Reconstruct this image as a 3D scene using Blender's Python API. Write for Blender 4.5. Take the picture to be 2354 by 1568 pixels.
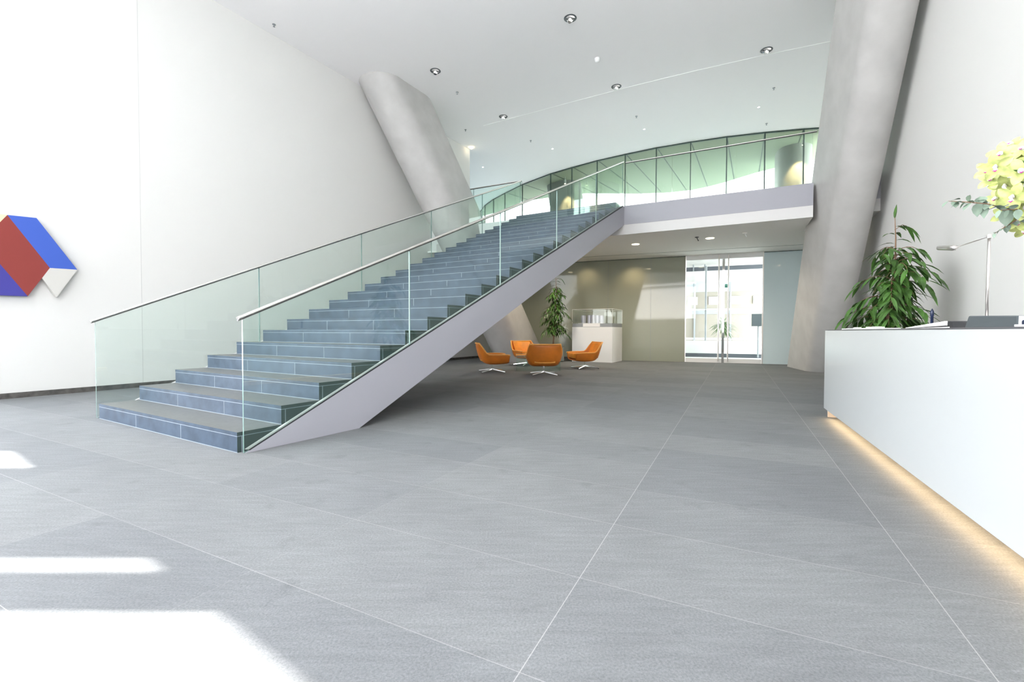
import bpy, bmesh, math, random
from mathutils import Vector, Matrix
for o in list(bpy.data.objects): bpy.data.objects.remove(o)
SC = bpy.context.scene
COL = SC.collection

# ------------------------------------------------------------------ camera
cam_d = bpy.data.cameras.new('camera'); cam = bpy.data.objects.new('camera', cam_d); COL.objects.link(cam)
cam_d.sensor_fit = 'HORIZONTAL'; cam_d.sensor_width = 36.0; cam_d.lens = 1027.86 / 2354 * 36
cam_d.clip_start = 0.05; cam_d.clip_end = 400
_f = Vector((0, .99975152, -.02229135)); _r = Vector((.999997, .0000545, .0024438)); _u = Vector((-.0024445, .0222913, .9997485))
cam.matrix_world = Matrix(((_r.x, _u.x, -_f.x, 0), (_r.y, _u.y, -_f.y, 0), (_r.z, _u.z, -_f.z, .985), (0, 0, 0, 1)))
SC.camera = cam

# ------------------------------------------------------------------ sky, sun, exposure
SUN_M = .90                                   # height gained per metre towards the sun
w = bpy.data.worlds.new('sky'); SC.world = w; w.use_nodes = True
nt = w.node_tree; bg = nt.nodes['Background']
tc = nt.nodes.new('ShaderNodeTexCoord'); sp = nt.nodes.new('ShaderNodeSeparateXYZ'); rp = nt.nodes.new('ShaderNodeValToRGB')
nt.links.new(tc.outputs['Generated'], sp.inputs[0]); nt.links.new(sp.outputs['Z'], rp.inputs[0]); nt.links.new(rp.outputs[0], bg.inputs[0])
rp.color_ramp.elements[0].position = 0.0; rp.color_ramp.elements[0].color = (1, .975, .955, 1)
rp.color_ramp.elements[1].position = .9; rp.color_ramp.elements[1].color = (.78, .88, 1, 1)
bg.inputs[1].default_value = 5.2
sun_d = bpy.data.lights.new('sun', 'SUN'); sun_d.energy = 9.5; sun_d.angle = math.radians(.3); sun_d.color = (1, .965, .91)
sun = bpy.data.objects.new('sun', sun_d); COL.objects.link(sun)
sun.rotation_euler = Vector((0, 1, -SUN_M)).to_track_quat('-Z', 'Y').to_euler()
SC.view_settings.view_transform = 'Standard'; SC.view_settings.look = 'None'
SC.view_settings.exposure = 1.36; SC.view_settings.gamma = 1; SC.view_settings.use_curve_mapping = False
SC.cycles.max_bounces = 14; SC.cycles.diffuse_bounces = 8; SC.cycles.glossy_bounces = 6
SC.cycles.transparent_max_bounces = 24; SC.cycles.transmission_bounces = 8
SC.cycles.caustics_reflective = False; SC.cycles.caustics_refractive = False
SC.cycles.sample_clamp_indirect = 8

# ------------------------------------------------------------------ materials
def mat(name, col, rough=.6, metal=0, coat=0, spec=.5, noise=None, bump=None, emit=None, estr=0):
    m = bpy.data.materials.new(name); m.use_nodes = True
    t = m.node_tree; b = t.nodes['Principled BSDF']
    b.inputs['Base Color'].default_value = (*col, 1); b.inputs['Roughness'].default_value = rough
    b.inputs['Metallic'].default_value = metal; b.inputs['Coat Weight'].default_value = coat
    b.inputs['Specular IOR Level'].default_value = spec; b.inputs['Coat Roughness'].default_value = .03
    if emit: b.inputs['Emission Color'].default_value = (*emit, 1); b.inputs['Emission Strength'].default_value = estr
    if noise or bump:
        g = t.nodes.new('ShaderNodeTexCoord')
    if noise:                                   # (scale, amount, (sx,sy,sz))
        mp = t.nodes.new('ShaderNodeMapping'); mp.inputs['Scale'].default_value = noise[2] if len(noise) > 2 else (1, 1, 1)
        n = t.nodes.new('ShaderNodeTexNoise'); n.inputs['Scale'].default_value = noise[0]; n.inputs['Detail'].default_value = 6
        r = t.nodes.new('ShaderNodeValToRGB'); a = noise[1]
        r.color_ramp.elements[0].position = .3; r.color_ramp.elements[1].position = .7
        r.color_ramp.elements[0].color = (*[c * (1 - a) for c in col], 1); r.color_ramp.elements[1].color = (*[min(1, c * (1 + a)) for c in col], 1)
        t.links.new(g.outputs['Object'], mp.inputs[0]); t.links.new(mp.outputs[0], n.inputs['Vector'])
        t.links.new(n.outputs['Fac'], r.inputs[0]); t.links.new(r.outputs[0], b.inputs['Base Color'])
    if bump:
        n2 = t.nodes.new('ShaderNodeTexNoise'); n2.inputs['Scale'].default_value = bump[0]; n2.inputs['Detail'].default_value = 4
        bp = t.nodes.new('ShaderNodeBump'); bp.inputs['Strength'].default_value = bump[1]; bp.inputs['Distance'].default_value = .01
        t.links.new(g.outputs['Object'], n2.inputs['Vector']); t.links.new(n2.outputs['Fac'], bp.inputs['Height']); t.links.new(bp.outputs[0], b.inputs['Normal'])
    return m

def glass(name, tint, refl=1.0, rough=0.0):
    """thin pane: each face lets tinted light straight through and reflects by Fresnel"""
    m = bpy.data.materials.new(name); m.use_nodes = True; t = m.node_tree
    t.nodes.remove(t.nodes['Principled BSDF']); out = t.nodes['Material Output']
    tr = t.nodes.new('ShaderNodeBsdfTransparent'); tr.inputs[0].default_value = (*tint, 1)
    gl = t.nodes.new('ShaderNodeBsdfGlossy'); gl.inputs['Roughness'].default_value = rough; gl.inputs['Color'].default_value = (.93, 1, .98, 1)
    ge = t.nodes.new('ShaderNodeNewGeometry'); dt = t.nodes.new('ShaderNodeVectorMath'); dt.operation = 'DOT_PRODUCT'
    t.links.new(ge.outputs['Normal'], dt.inputs[0]); t.links.new(ge.outputs['Incoming'], dt.inputs[1])
    def mth(op, a, b=None):
        n = t.nodes.new('ShaderNodeMath'); n.operation = op
        for i, v in enumerate((a, b)):
            if v is None: continue
            if isinstance(v, (int, float)): n.inputs[i].default_value = v
            else: t.links.new(v, n.inputs[i])
        return n.outputs[0]
    c5 = mth('POWER', mth('SUBTRACT', 1.0, mth('ABSOLUTE', dt.outputs['Value'])), 5.0)       # Schlick, the same from both sides
    mu = t.nodes.new('ShaderNodeMath'); mu.operation = 'MULTIPLY'; mu.inputs[1].default_value = refl; mu.use_clamp = True
    fr = mth('ADD', mth('MULTIPLY', c5, .96), .04)
    mx = t.nodes.new('ShaderNodeMixShader')
    t.links.new(fr, mu.inputs[0]); t.links.new(mu.outputs[0], mx.inputs[0])
    t.links.new(tr.outputs[0], mx.inputs[1]); t.links.new(gl.outputs[0], mx.inputs[2]); t.links.new(mx.outputs[0], out.inputs[0])
    return m

TH = .46498                                     # grid direction of the building
U1 = Vector((math.cos(TH), -math.sin(TH), 0)); V1 = Vector((math.sin(TH), math.cos(TH), 0))

def floor_material():
    m = mat('honed_grey_stone_slabs', (.40, .415, .42), .7, spec=.12); t = m.node_tree; b = t.nodes['Principled BSDF']
    def mth(op, a, b_=None, c=None):
        n = t.nodes.new('ShaderNodeMath'); n.operation = op
        for i, v in enumerate((a, b_, c)):
            if v is None: continue
            if isinstance(v, (int, float)): n.inputs[i].default_value = v
            else: t.links.new(v, n.inputs[i])
        return n.outputs[0]
    g = t.nodes.new('ShaderNodeTexCoord'); mp = t.nodes.new('ShaderNodeMapping')
    mp.inputs['Rotation'].default_value = (0, 0, TH); t.links.new(g.outputs['Object'], mp.inputs[0])
    sx = t.nodes.new('ShaderNodeSeparateXYZ'); t.links.new(mp.outputs[0], sx.inputs[0]); u, v = sx.outputs[0], sx.outputs[1]
    uu = mth('DIVIDE', mth('ADD', u, .5475 + 12.2), 1.22); vv = mth('DIVIDE', mth('ADD', v, -.035 + 55.5), .555)
    fu, fv = mth('FRACT', uu), mth('FRACT', vv)
    def line(fr, size, wd):                     # 1 on the joint, 0 elsewhere
        d = mth('MULTIPLY', mth('SUBTRACT', .5, mth('ABSOLUTE', mth('SUBTRACT', fr, .5))), size)
        return mth('SUBTRACT', 1.0, mth('SMOOTH_MIN', mth('DIVIDE', d, wd), 1.0, .2))
    lu, lv = line(fu, 1.22, .0024), line(fv, .555, .0020)
    main = mth('COMPARE', mth('FLOOR', mth('ADD', uu, .5)), 10.5, .6)               # two full length joints are pointed in pale mortar
    nm = t.nodes.new('ShaderNodeTexNoise'); nm.inputs['Scale'].default_value = .55; nm.inputs['Detail'].default_value = 2; t.links.new(g.outputs['Object'], nm.inputs['Vector'])
    fade = t.nodes.new('ShaderNodeMapRange'); fade.inputs[1].default_value = .38; fade.inputs[2].default_value = .6; fade.inputs[3].default_value = .40; fade.inputs[4].default_value = .8
    t.links.new(nm.outputs['Fac'], fade.inputs[0])
    lu2 = mth('MULTIPLY', lu, mth('MAXIMUM', mth('MULTIPLY', main, .85), .18))
    lv2 = mth('MULTIPLY', lv, fade.outputs[0])
    jl = mth('MAXIMUM', mth('MAXIMUM', lu2, lv2), 0.0)
    cb = t.nodes.new('ShaderNodeCombineXYZ'); t.links.new(mth('FLOOR', uu), cb.inputs[0]); t.links.new(mth('FLOOR', vv), cb.inputs[1])
    wn = t.nodes.new('ShaderNodeTexWhiteNoise'); wn.noise_dimensions = '2D'; t.links.new(cb.outputs[0], wn.inputs['Vector'])
    cr = t.nodes.new('ShaderNodeValToRGB'); cr.color_ramp.elements[0].color = (.172, .179, .186, 1); cr.color_ramp.elements[1].color = (.198, .204, .208, 1)
    t.links.new(wn.outputs['Value'], cr.inputs[0])
    cur = cr.outputs[0]
    n1 = t.nodes.new('ShaderNodeTexNoise'); n1.inputs['Scale'].default_value = 1.3; n1.inputs['Detail'].default_value = 5; n1.inputs['Roughness'].default_value = .62
    n2 = t.nodes.new('ShaderNodeTexNoise'); n2.inputs['Scale'].default_value = 120; n2.inputs['Detail'].default_value = 8; n2.inputs['Roughness'].default_value = .8
    n3 = t.nodes.new('ShaderNodeTexNoise'); n3.inputs['Scale'].default_value = 7; n3.inputs['Detail'].default_value = 6
    n4 = t.nodes.new('ShaderNodeTexNoise'); n4.inputs['Scale'].default_value = 5; n4.inputs['Detail'].default_value = 5
    for n in (n1, n2, n4): t.links.new(g.outputs['Object'], n.inputs['Vector'])
    st = t.nodes.new('ShaderNodeMapping'); st.inputs['Scale'].default_value = (.6, 5, 1); st.inputs['Rotation'].default_value = (0, 0, TH)
    t.links.new(g.outputs['Object'], st.inputs[0]); t.links.new(st.outputs[0], n3.inputs['Vector'])
    for n, lo, hi, a0, a1 in ((n1, .3, .7, .90, 1.08), (n2, .30, .70, .62, 1.36), (n3, .35, .75, .92, 1.07), (n4, .62, .78, 1.0, .80)):
        r = t.nodes.new('ShaderNodeMapRange'); r.inputs[1].default_value = lo; r.inputs[2].default_value = hi; r.inputs[3].default_value = a0; r.inputs[4].default_value = a1
        t.links.new(n.outputs['Fac'], r.inputs[0])
        mx = t.nodes.new('ShaderNodeVectorMath'); mx.operation = 'SCALE'
        t.links.new(cur, mx.inputs[0]); t.links.new(r.outputs[0], mx.inputs['Scale']); cur = mx.outputs[0]
    mix = t.nodes.new('ShaderNodeMix'); mix.data_type = 'RGBA'; t.links.new(jl, mix.inputs[0]); t.links.new(cur, mix.inputs[6]); mix.inputs[7].default_value = (.42, .41, .40, 1)
    t.links.new(mix.outputs[2], b.inputs['Base Color'])
    rr = t.nodes.new('ShaderNodeMapRange'); rr.inputs[3].default_value = .62; rr.inputs[4].default_value = .78
    t.links.new(n1.outputs['Fac'], rr.inputs[0]); t.links.new(rr.outputs[0], b.inputs['Roughness'])
    return m

M = dict(
    wall=mat('white_wall_paint', (.70, .695, .68), .75, spec=.2),
    ceil=mat('white_ceiling_plaster', (.92, .905, .912), .8, spec=.2),
    seam=mat('ceiling_joint_strip', (.99, .99, .985), .6),
    wallseam=mat('wall_panel_joint', (.55, .55, .54), .8),
    floor=floor_material(),
    base=mat('dark_stone_skirting', (.085, .08, .075), .5, noise=(14, .4)),
    side_shade=mat('stair_side_stone_shaded', (.035, .055, .055), .3),  # stair side stone darkened: shade and thick glass put into the colour
    upper_wall_shade=mat('upper_wall_shade_tone', (.26, .31, .38), .7),  # upper rear walls darkened: the shade at that end is in the colour
    backglass2=mat('pale_blue_back_painted_glass', (.62, .73, .76), .06, spec=.5),
    tread=mat('grey_stone_tread', (.12, .124, .121), .4, noise=(22, .12)),
    riser=mat('stone_riser_skylight_tint', (.050, .072, .105), .38, noise=(7, .22), spec=.15),  # riser stone made bluer than the treads to carry reflected skylight
    mortar=mat('pale_mortar', (.22, .26, .30), .6),
    metalgrey=mat('lilac_grey_painted_steel', (.355, .355, .395), .45, spec=.4),
    band=mat('bright_white_edge_band', (.66, .65, .645), .6),
    lowceil=mat('warm_grey_ceiling_board', (.86, .85, .82), .7, spec=.2),
    concrete=mat('fair_faced_concrete', (.49, .48, .47), .62, noise=(2.6, .07), bump=(30, .06), spec=.3),
    backglass=mat('back_painted_glass', (.33, .345, .28), .05, spec=.4),
    steel=mat('brushed_stainless_steel', (.86, .82, .79), .28, metal=1),
    darksteel=mat('dark_rail_underside', (.05, .05, .05), .5),
    black=mat('black_rubber_and_plastic', (.02, .022, .025), .5),
    mullion=mat('dark_green_mullion', (.03, .06, .05), .5),
    chrome=mat('polished_chrome', (.9, .9, .9), .08, metal=1),
    leather=mat('orange_leather', (.86, .30, .02), .42, noise=(5, .15), bump=(60, .05)),
    leather2=mat('orange_leather_side_shade', (.56, .16, .015), .45, noise=(5, .15)),  # same leather darkened for the shell: shade on the sides put into it
    piping=mat('light_orange_leather_edge', (.80, .36, .07), .4),
    white=mat('white_gloss_panel', (.52, .545, .55), .18, spec=.5),
    whitematt=mat('white_matt_lacquer', (.82, .82, .81), .5),
    worktop=mat('dark_grey_worktop', (.10, .10, .11), .35),
    darkgrey=mat('dark_grey_plastic', (.075, .09, .10), .4),
    grey=mat('mid_grey_plastic', (.30, .32, .34), .5),
    warmplinth=mat('timber_plinth', (.62, .50, .38), .5),
    led=mat('warm_led_strip', (1, .8, .5), .5, emit=(1, .70, .36), estr=2),
    lamp=mat('warm_lamp_lens', (1, .9, .7), .4, emit=(1, .84, .55), estr=6),
    lampw=mat('white_lamp_lens', (1, 1, 1), .4, emit=(1, .97, .9), estr=5),
    leaf=mat('glossy_green_leaf', (.055, .135, .025), .38, noise=(7, .45)),
    bark=mat('brown_stem', (.22, .13, .08), .8),
    soil=mat('dark_soil', (.03, .022, .015), .95, noise=(40, .4)),
    pot=mat('grey_green_planter', (.20, .23, .22), .5),
    potout=mat('pale_planter', (.75, .75, .73), .6),
    euc=mat('silver_green_eucalyptus_leaf', (.20, .27, .21), .6, noise=(12, .25)),
    petal=mat('yellow_green_orchid_petal', (.44, .49, .17), .5, noise=(38, .38)),
    lip=mat('white_orchid_lip', (.78, .74, .72), .5),
    magenta=mat('magenta_lip_mark', (.55, .03, .25), .5),
    red=mat('brick_red_canvas', (.24, .032, .026), .7),
    blue=mat('cobalt_blue_canvas', (.04, .10, .46), .7),
    navy=mat('ultramarine_canvas', (.045, .04, .28), .7),
    offwhite=mat('off_white_canvas', (.56, .55, .52), .7),
    yellow=mat('pale_yellow_canvas', (.85, .78, .4), .7),
    paper=mat('white_paper', (.88, .88, .88), .7),
    pen=mat('dark_blue_pen_plastic', (.012, .022, .065), .3),
    gl=glass('clear_green_tinted_glass', (.925, .968, .952), .9),
    glclear=glass('clear_display_glass', (.97, .985, .98), .7),
    gledge=mat('green_glass_edge', (.17, .26, .24), .15),
    glfac=glass('deep_green_facade_glass', (.645, .69, .665), .5),
    gldoor=glass('door_glass', (.93, .97, .96), .55),
    glplain=glass('front_facade_glass', (.96, .98, .97), .5),
    paving=mat('pale_sunlit_paving', (.86, .86, .84), .8, noise=(2, .05)),
    beige=mat('beige_render_facade', (.30, .27, .23), .8),
    pale=mat('pale_facade_glass', (.42, .48, .52), .3),
    darkband=mat('dark_facade_band', (.10, .11, .13), .6),
    modelgrey=mat('silver_model_plastic', (.45, .46, .52), .3, metal=.3),
    soffit=mat('soffit_green_bounce_tint', (.34, .39, .27), .7),  # white soffit tinted green: light bounced off greenery put into the colour
    green=mat('green_sign_reflection', (.02, .45, .30), .4),  # colour of the exit sign mirrored in the door glass
)

# ------------------------------------------------------------------ helpers
def link_mesh(name, verts, faces, mats, parent=None, midx=None, smooth=False, loc=None):
    me = bpy.data.meshes.new(name); me.from_pydata([tuple(v) for v in verts], [], faces)
    if not isinstance(mats, (list, tuple)): mats = [mats]
    for m in mats: me.materials.append(m)
    if midx:
        for p, i in zip(me.polygons, midx): p.material_index = i
    if smooth:
        for p in me.polygons: p.use_smooth = True
    me.validate(); bm = bmesh.new(); bm.from_mesh(me); bmesh.ops.recalc_face_normals(bm, faces=bm.faces); bm.to_mesh(me); bm.free()
    o = bpy.data.objects.new(name, me); COL.objects.link(o)
    if parent: o.parent = parent
    if loc: o.location = loc
    return o

class MB:
    """collects shapes, then links them as one mesh object"""
    def __init__(s): s.v = []; s.f = []; s.m = []; s.mats = []
    def mi(s, m):
        if m not in s.mats: s.mats.append(m)
        return s.mats.index(m)
    def add(s, vs, fs, m):
        n = len(s.v); s.v += [tuple(v) for v in vs]; s.f += [tuple(i + n for i in f) for f in fs]; s.m += [s.mi(m)] * len(fs); return s
    def hexa(s, b, t, m):                       # bottom quad, top quad
        return s.add(list(b) + list(t), [(3, 2, 1, 0), (4, 5, 6, 7), (0, 1, 5, 4), (1, 2, 6, 5), (2, 3, 7, 6), (3, 0, 4, 7)], m)
    def box(s, c, sx, sy, sz, m, dx=(1, 0, 0), dy=None):   # centre, full sizes, local x direction in plan
        dx = Vector(dx).normalized(); dy = Vector((-dx.y, dx.x, 0)) if dy is None else Vector(dy); c = Vector(c); dz = Vector((0, 0, 1))
        q = [c + dx * (a * sx / 2) + dy * (b * sy / 2) - dz * sz / 2 for a, b in ((-1, -1), (1, -1), (1, 1), (-1, 1))]
        return s.hexa(q, [p + dz * sz for p in q], m)
    def prism(s, poly, z0, z1, m):
        n = len(poly); vs = [(p[0], p[1], z0) for p in poly] + [(p[0], p[1], z1) for p in poly]
        fs = [tuple(range(n - 1, -1, -1)), tuple(range(n, 2 * n))] + [(i, (i + 1) % n, n + (i + 1) % n, n + i) for i in range(n)]
        return s.add(vs, fs, m)
    def slab(s, poly, off, m):                  # planar 3d polygon extruded by a vector
        n = len(poly); off = Vector(off); vs = [Vector(p) for p in poly] + [Vector(p) + off for p in poly]
        fs = [tuple(range(n - 1, -1, -1)), tuple(range(n, 2 * n))] + [(i, (i + 1) % n, n + (i + 1) % n, n + i) for i in range(n)]
        return s.add(vs, fs, m)
    def tube(s, pts, r, m, n=10, cap=True, flat=1.0):
        pts = [Vector(p) for p in pts]; rs = r if isinstance(r, (list, tuple)) else [r] * len(pts); rings = []
        for i, p in enumerate(pts):
            d = (pts[min(i + 1, len(pts) - 1)] - pts[max(i - 1, 0)]).normalized()
            up = Vector((0, 0, 1)) if abs(d.z) < .95 else Vector((1, 0, 0))
            a = d.cross(up).normalized(); b = a.cross(d).normalized()
            rings.append([p + a * math.cos(2 * math.pi * k / n) * rs[i] + b * math.sin(2 * math.pi * k / n) * rs[i] * flat for k in range(n)])
        vs = [v for R in rings for v in R]; fs = []
        for i in range(len(pts) - 1):
            for k in range(n): fs.append((i * n + k, i * n + (k + 1) % n, (i + 1) * n + (k + 1) % n, (i + 1) * n + k))
        if cap: fs += [tuple(range(n - 1, -1, -1)), tuple(range((len(pts) - 1) * n, len(pts) * n))]
        return s.add(vs, fs, m)
    def lathe(s, prof, c, m, n=24):             # prof: (r, z)
        vs = []; fs = []
        for r, z in prof:
            for k in range(n): a = 2 * math.pi * k / n; vs.append((c[0] + r * math.cos(a), c[1] + r * math.sin(a), c[2] + z))
        for i in range(len(prof) - 1):
            for k in range(n): fs.append((i * n + k, i * n + (k + 1) % n, (i + 1) * n + (k + 1) % n, (i + 1) * n + k))
        fs += [tuple(range(n - 1, -1, -1)), tuple(range((len(prof) - 1) * n, len(prof) * n))]
        return s.add(vs, fs, m)
    def build(s, name, parent=None, smooth=False, loc=None):
        return link_mesh(name, s.v, s.f, s.mats, parent, s.m, smooth, loc)

def tag(o, label=None, cat=None, group=None, kind=None):
    if label: o['label'] = label
    if cat: o['category'] = cat
    if group: o['group'] = group
    if kind: o['kind'] = kind
    return o
def empty(name, loc=(0, 0, 0), rz=0, **k):
    o = bpy.data.objects.new(name, None); COL.objects.link(o); o.location = loc; o.rotation_euler = (0, 0, rz); o.empty_display_size = .1
    return tag(o, **k)
def struct(o): o['kind'] = 'structure'; return o
def bevel(o, w=.01, seg=2):
    b = o.modifiers.new('bevel', 'BEVEL'); b.width = w; b.segments = seg; b.limit_method = 'ANGLE'; return o
def autosmooth(o, ang=40):
    for p in o.data.polygons: p.use_smooth = True
    try: o.data.set_sharp_from_angle(angle=math.radians(ang))
    except Exception: pass
    return o
def copy_tree(o, parent=None):
    c = o.copy(); COL.objects.link(c); c.parent = parent
    for ch in [x for x in bpy.data.objects if x.parent == o]: copy_tree(ch, c)
    return c
def V2(v, z=0): return Vector((v[0], v[1], z))

# ------------------------------------------------------------------ plan of the building (metres, camera stands at the origin)
CZ = 7.35                                       # hall ceiling
DZ = 4.125                                      # upper deck
LZ = 3.41                                       # ceiling under the deck
WL0 = Vector((-7.255, 6.317)); WLd = Vector((.516, .856)).normalized(); WLn = Vector((WLd.y, -WLd.x))     # left wall, normal into the hall
WR0 = Vector((7.36, 9.0)); WRd = Vector((.4484, .8938)); WRn = Vector((-WRd.y, WRd.x))                  # right wall, normal into the hall
BW0 = Vector((3.748, 15.142)); BWd = Vector((.9344, -.3562)); BWn = Vector((-.3562, -.9344))            # back wall at ground level
FAC = [(-1.714, 24.04), (-1.383, 22.797), (-.899, 21.746), (-.338, 20.788), (.437, 19.557), (1.547, 18.209), (2.315, 17.513), (3.162, 16.816), (4.056, 16.216),
       (4.988, 15.638), (5.984, 15.152), (6.999, 14.743), (8.06, 14.418), (9.137, 14.167), (10.25, 13.98)]
FY = -3.0                                       # line of the added front facade (unseen, behind the camera)
def WL(s, off=0): p = WL0 + WLd * s + WLn * off; return (p.x, p.y)
def WR(s, off=0): p = WR0 + WRd * s + WRn * off; return (p.x, p.y)
def BW(u, off=0): p = BW0 + BWd * u + BWn * off; return (p.x, p.y)

# ---- floor
fl = [(-14, FY), (1.34, FY), WR(4.475, -.2), BW(-4.93), (-8, 16)]
fl = [(-15, FY), (3, FY), (10.2, 12.6), (9.6, 13.0), BW(6.1, -.1), BW(-5.2, -.1), (-2.2, 17.2), (-9.5, 6.2)]
struct(MB().prism(fl, -.25, 0, M['floor']).build('floor'))

# ---- left wall (with one panel joint and a dark skirting)
sE = 18.52 - 7.37                               # end of the upper wall
sEnd = 12.36
def wallpoly(s0, s1, z0, z1, name, m='wall', th=.3):
    b = MB(); p = [WL(s0), WL(s1), WL(s1, -th), WL(s0, -th)]; b.prism(p, z0, z1, M[m]); return struct(b.build(name))
b = MB()
b.prism([WL(-.9), WL(sE), WL(sE, -.3), WL(-.9, -.3)], 0, CZ, M['wall'])
b.prism([WL(sE), WL(sEnd), WL(sEnd, -.3), WL(sE, -.3)], 0, DZ, M['wall'])
struct(b.build('wall_left'))
sJ = 1.66
struct(MB().prism([WL(sJ - .004, .002), WL(sJ + .004, .002), WL(sJ + .004, -.01), WL(sJ - .004, -.01)], .08, CZ, M['wallseam']).build('trim_1'))
b = MB(); b.prism([WL(-.9, .018), WL(sEnd, .018), WL(sEnd, .001), WL(-.9, .001)], 0, .078, M['base'])
bl = struct(b.build('baseboard_left'))

# ---- right wall
b = MB(); b.prism([WR(-12.5), WR(6.2), WR(6.2, -.3), WR(-12.5, -.3)], 0, CZ, M['wall']); struct(b.build('wall_right'))

# ---- back wall at ground level: back painted glass with a double door
uD0, uD1 = 1.985, 4.165
b = MB()
b.prism([BW(-4.95), BW(uD0), BW(uD0, -.12), BW(-4.95, -.12)], 0, LZ, M['backglass'])
b.prism([BW(uD1), BW(6.05), BW(6.05, -.12), BW(uD1, -.12)], 0, LZ, M['backglass2'])
struct(b.build('wall_back'))
b = MB()
for u in (-.5, .9): b.prism([BW(u - .003, .003), BW(u + .003, .003), BW(u + .003, 0), BW(u - .003, 0)], .03, LZ - .02, M['mortar'])
b.prism([BW(-4.9, .004), BW(uD0, .004), BW(uD0, 0), BW(-4.9, 0)], LZ - .018, LZ, M['mullion'])
b.prism([BW(uD1, .004), BW(6.0, .004), BW(6.0, 0), BW(uD1, 0)], LZ - .018, LZ, M['mullion'])
struct(b.build('trim_2'))
b = MB(); b.prism([BW(-4.9, .02), BW(-1.78, .02), BW(-1.78, 0), BW(-4.9, 0)], 0, .08, M['base']); struct(b.build('baseboard_back'))

# ---- ceilings and roof: unseen overhang added outside, oblique edge shaped to bound the sunlit floor
def canopy(x): return 1.205 - .686 * (x + .555) - CZ / SUN_M  # overhang edge derived from the sun slope to end the sun patches
roof = [(-10.3, canopy(-10.3)), (14, canopy(14)), (14, 13.2)] + [tuple(p) for p in FAC[::-1]] + [(-4, 28), (-5.2, 28), (-5.2, 17), WL(sE, -.9), WL(-4.4, -.9)]  # canopy() bounds the added unseen overhang outside
struct(MB().prism(roof, CZ, CZ + .35, M['ceil']).build('ceiling'))
# ceiling joint strip
b = MB()
J = [(0.023, 13.487), (1.5, 12.67), (3.061, 11.774), (4.315, 10.99), (5.785, 10.442 + .0), (7.2, 9.88)]
J = [(-.9, 14.02), (.023, 13.487), (1.55, 12.62), (3.061, 11.774), (4.42, 11.08), (5.785, 10.442), (7.0, 9.93)]
for p, q in zip(J[:-1], J[1:]):
    p = V2(p, CZ); q = V2(q, CZ); n = Vector((-(q - p).y, (q - p).x, 0)).normalized() * .012
    b.hexa([p - n - Vector((0, 0, .006)), q - n - Vector((0, 0, .006)), q + n - Vector((0, 0, .006)), p + n - Vector((0, 0, .006))], [p - n, q - n, q + n, p + n], M['seam'])
struct(b.build('trim_3'))

# ---- upper deck with painted steel edge, white band and lower ceiling
DC = Vector((2.808, 11.29)); Dd = Vector((.8940, -.4482)).normalized(); Dn = Vector((Dd.y, -Dd.x)); Dn = Dn if Dn.y < 0 else -Dn
def DK(t, off=0): p = DC + Dd * t + Dn * off; return (p.x, p.y)
tR = 5.12; tLft = -5.75
NT = [DK(3.97), DK(3.97, -1.7), DK(4.86, -1.7), DK(4.86)]
deck = [DK(tLft)] + NT + [DK(tR), WR(5.5)] + [tuple(p) for p in FAC[::-1]] + [(-4.5, 24.5), (-4.5, 17.0)]
struct(MB().prism(deck, LZ + .05, DZ - .002, M['ceil']).build('floor_upper'))
b = MB()
for t0, t1 in ((0, 3.97), (4.86, tR)): b.prism([DK(t0, .02), DK(t1, .02), DK(t1, .0), DK(t0, 0)], 3.656, DZ, M['metalgrey'])
struct(b.build('trim_4'))
b = MB()
for t0, t1 in ((tLft, 3.97), (4.86, tR)): b.prism([DK(t0, .012), DK(t1, .012), DK(t1, 0), DK(t0, 0)], LZ, 3.656, M['band'])
struct(b.build('trim_5'))
low = [DK(tLft)] + NT + [DK(tR), WR(4.45), BW(6.0), BW(-4.95), (-3.2, 14.2)]
struct(MB().prism(low, LZ, LZ + .05, M['lowceil']).build('ceiling_lower'))
b = MB(); q0 = .15
b.prism([BW(-4.6, .95), BW(6.0, .95), BW(6.0, .94), BW(-4.6, .94)], LZ - .004, LZ, M['mullion']); struct(b.build('trim_6'))

# ---- curved green glass facade upstairs
fac = tag(empty('window_1'), kind='structure')
for i in range(len(FAC) - 1):
    p, q = Vector(FAC[i]), Vector(FAC[i + 1]); d = (q - p).normalized(); n = Vector((-d.y, d.x)) * .012
    g = MB(); a0, a1 = p + d * .02, q - d * .02
    g.prism([a0 - n, a1 - n, a1 + n, a0 + n], DZ, CZ - .03, M['glfac']); g.build('window_pane', fac)
for i, p in enumerate(FAC):
    p = Vector(p); g = MB(); g.box((p.x, p.y, (CZ + DZ) / 2), .035, .06, CZ - DZ, M['mullion'], dx=(1, -.4, 0)); g.build('mullion', fac)
g = MB()
for z in (CZ - .02, DZ + .02):
    for p, q in zip(FAC[:-1], FAC[1:]):
        c = (Vector(p) + Vector(q)) / 2; g.box((c.x, c.y, z), (Vector(q) - Vector(p)).length + .02, .05, .04, M['mullion'], dx=V2(Vector(q) - Vector(p)))
g.build('window_frame', fac)
struct(MB().prism([(-1.75, 24.0), (-5, 27), (-5.2, 26.8), (-1.9, 23.8)], DZ, CZ, M['upper_wall_shade']).build('wall_back_upper'))
struct(MB().prism([(-4.6, 17), (-4.5, 27), (-4.8, 27), (-4.9, 17)], DZ, CZ, M['upper_wall_shade']).build('wall_left_upper'))
e0 = WL(sE, -.02); e1 = WL(sE, -.3)
struct(MB().prism([e0, (-4.55, 17.1), (-4.75, 16.9), e1], DZ, CZ, M['upper_wall_shade']).build('wall_left_return'))
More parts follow.
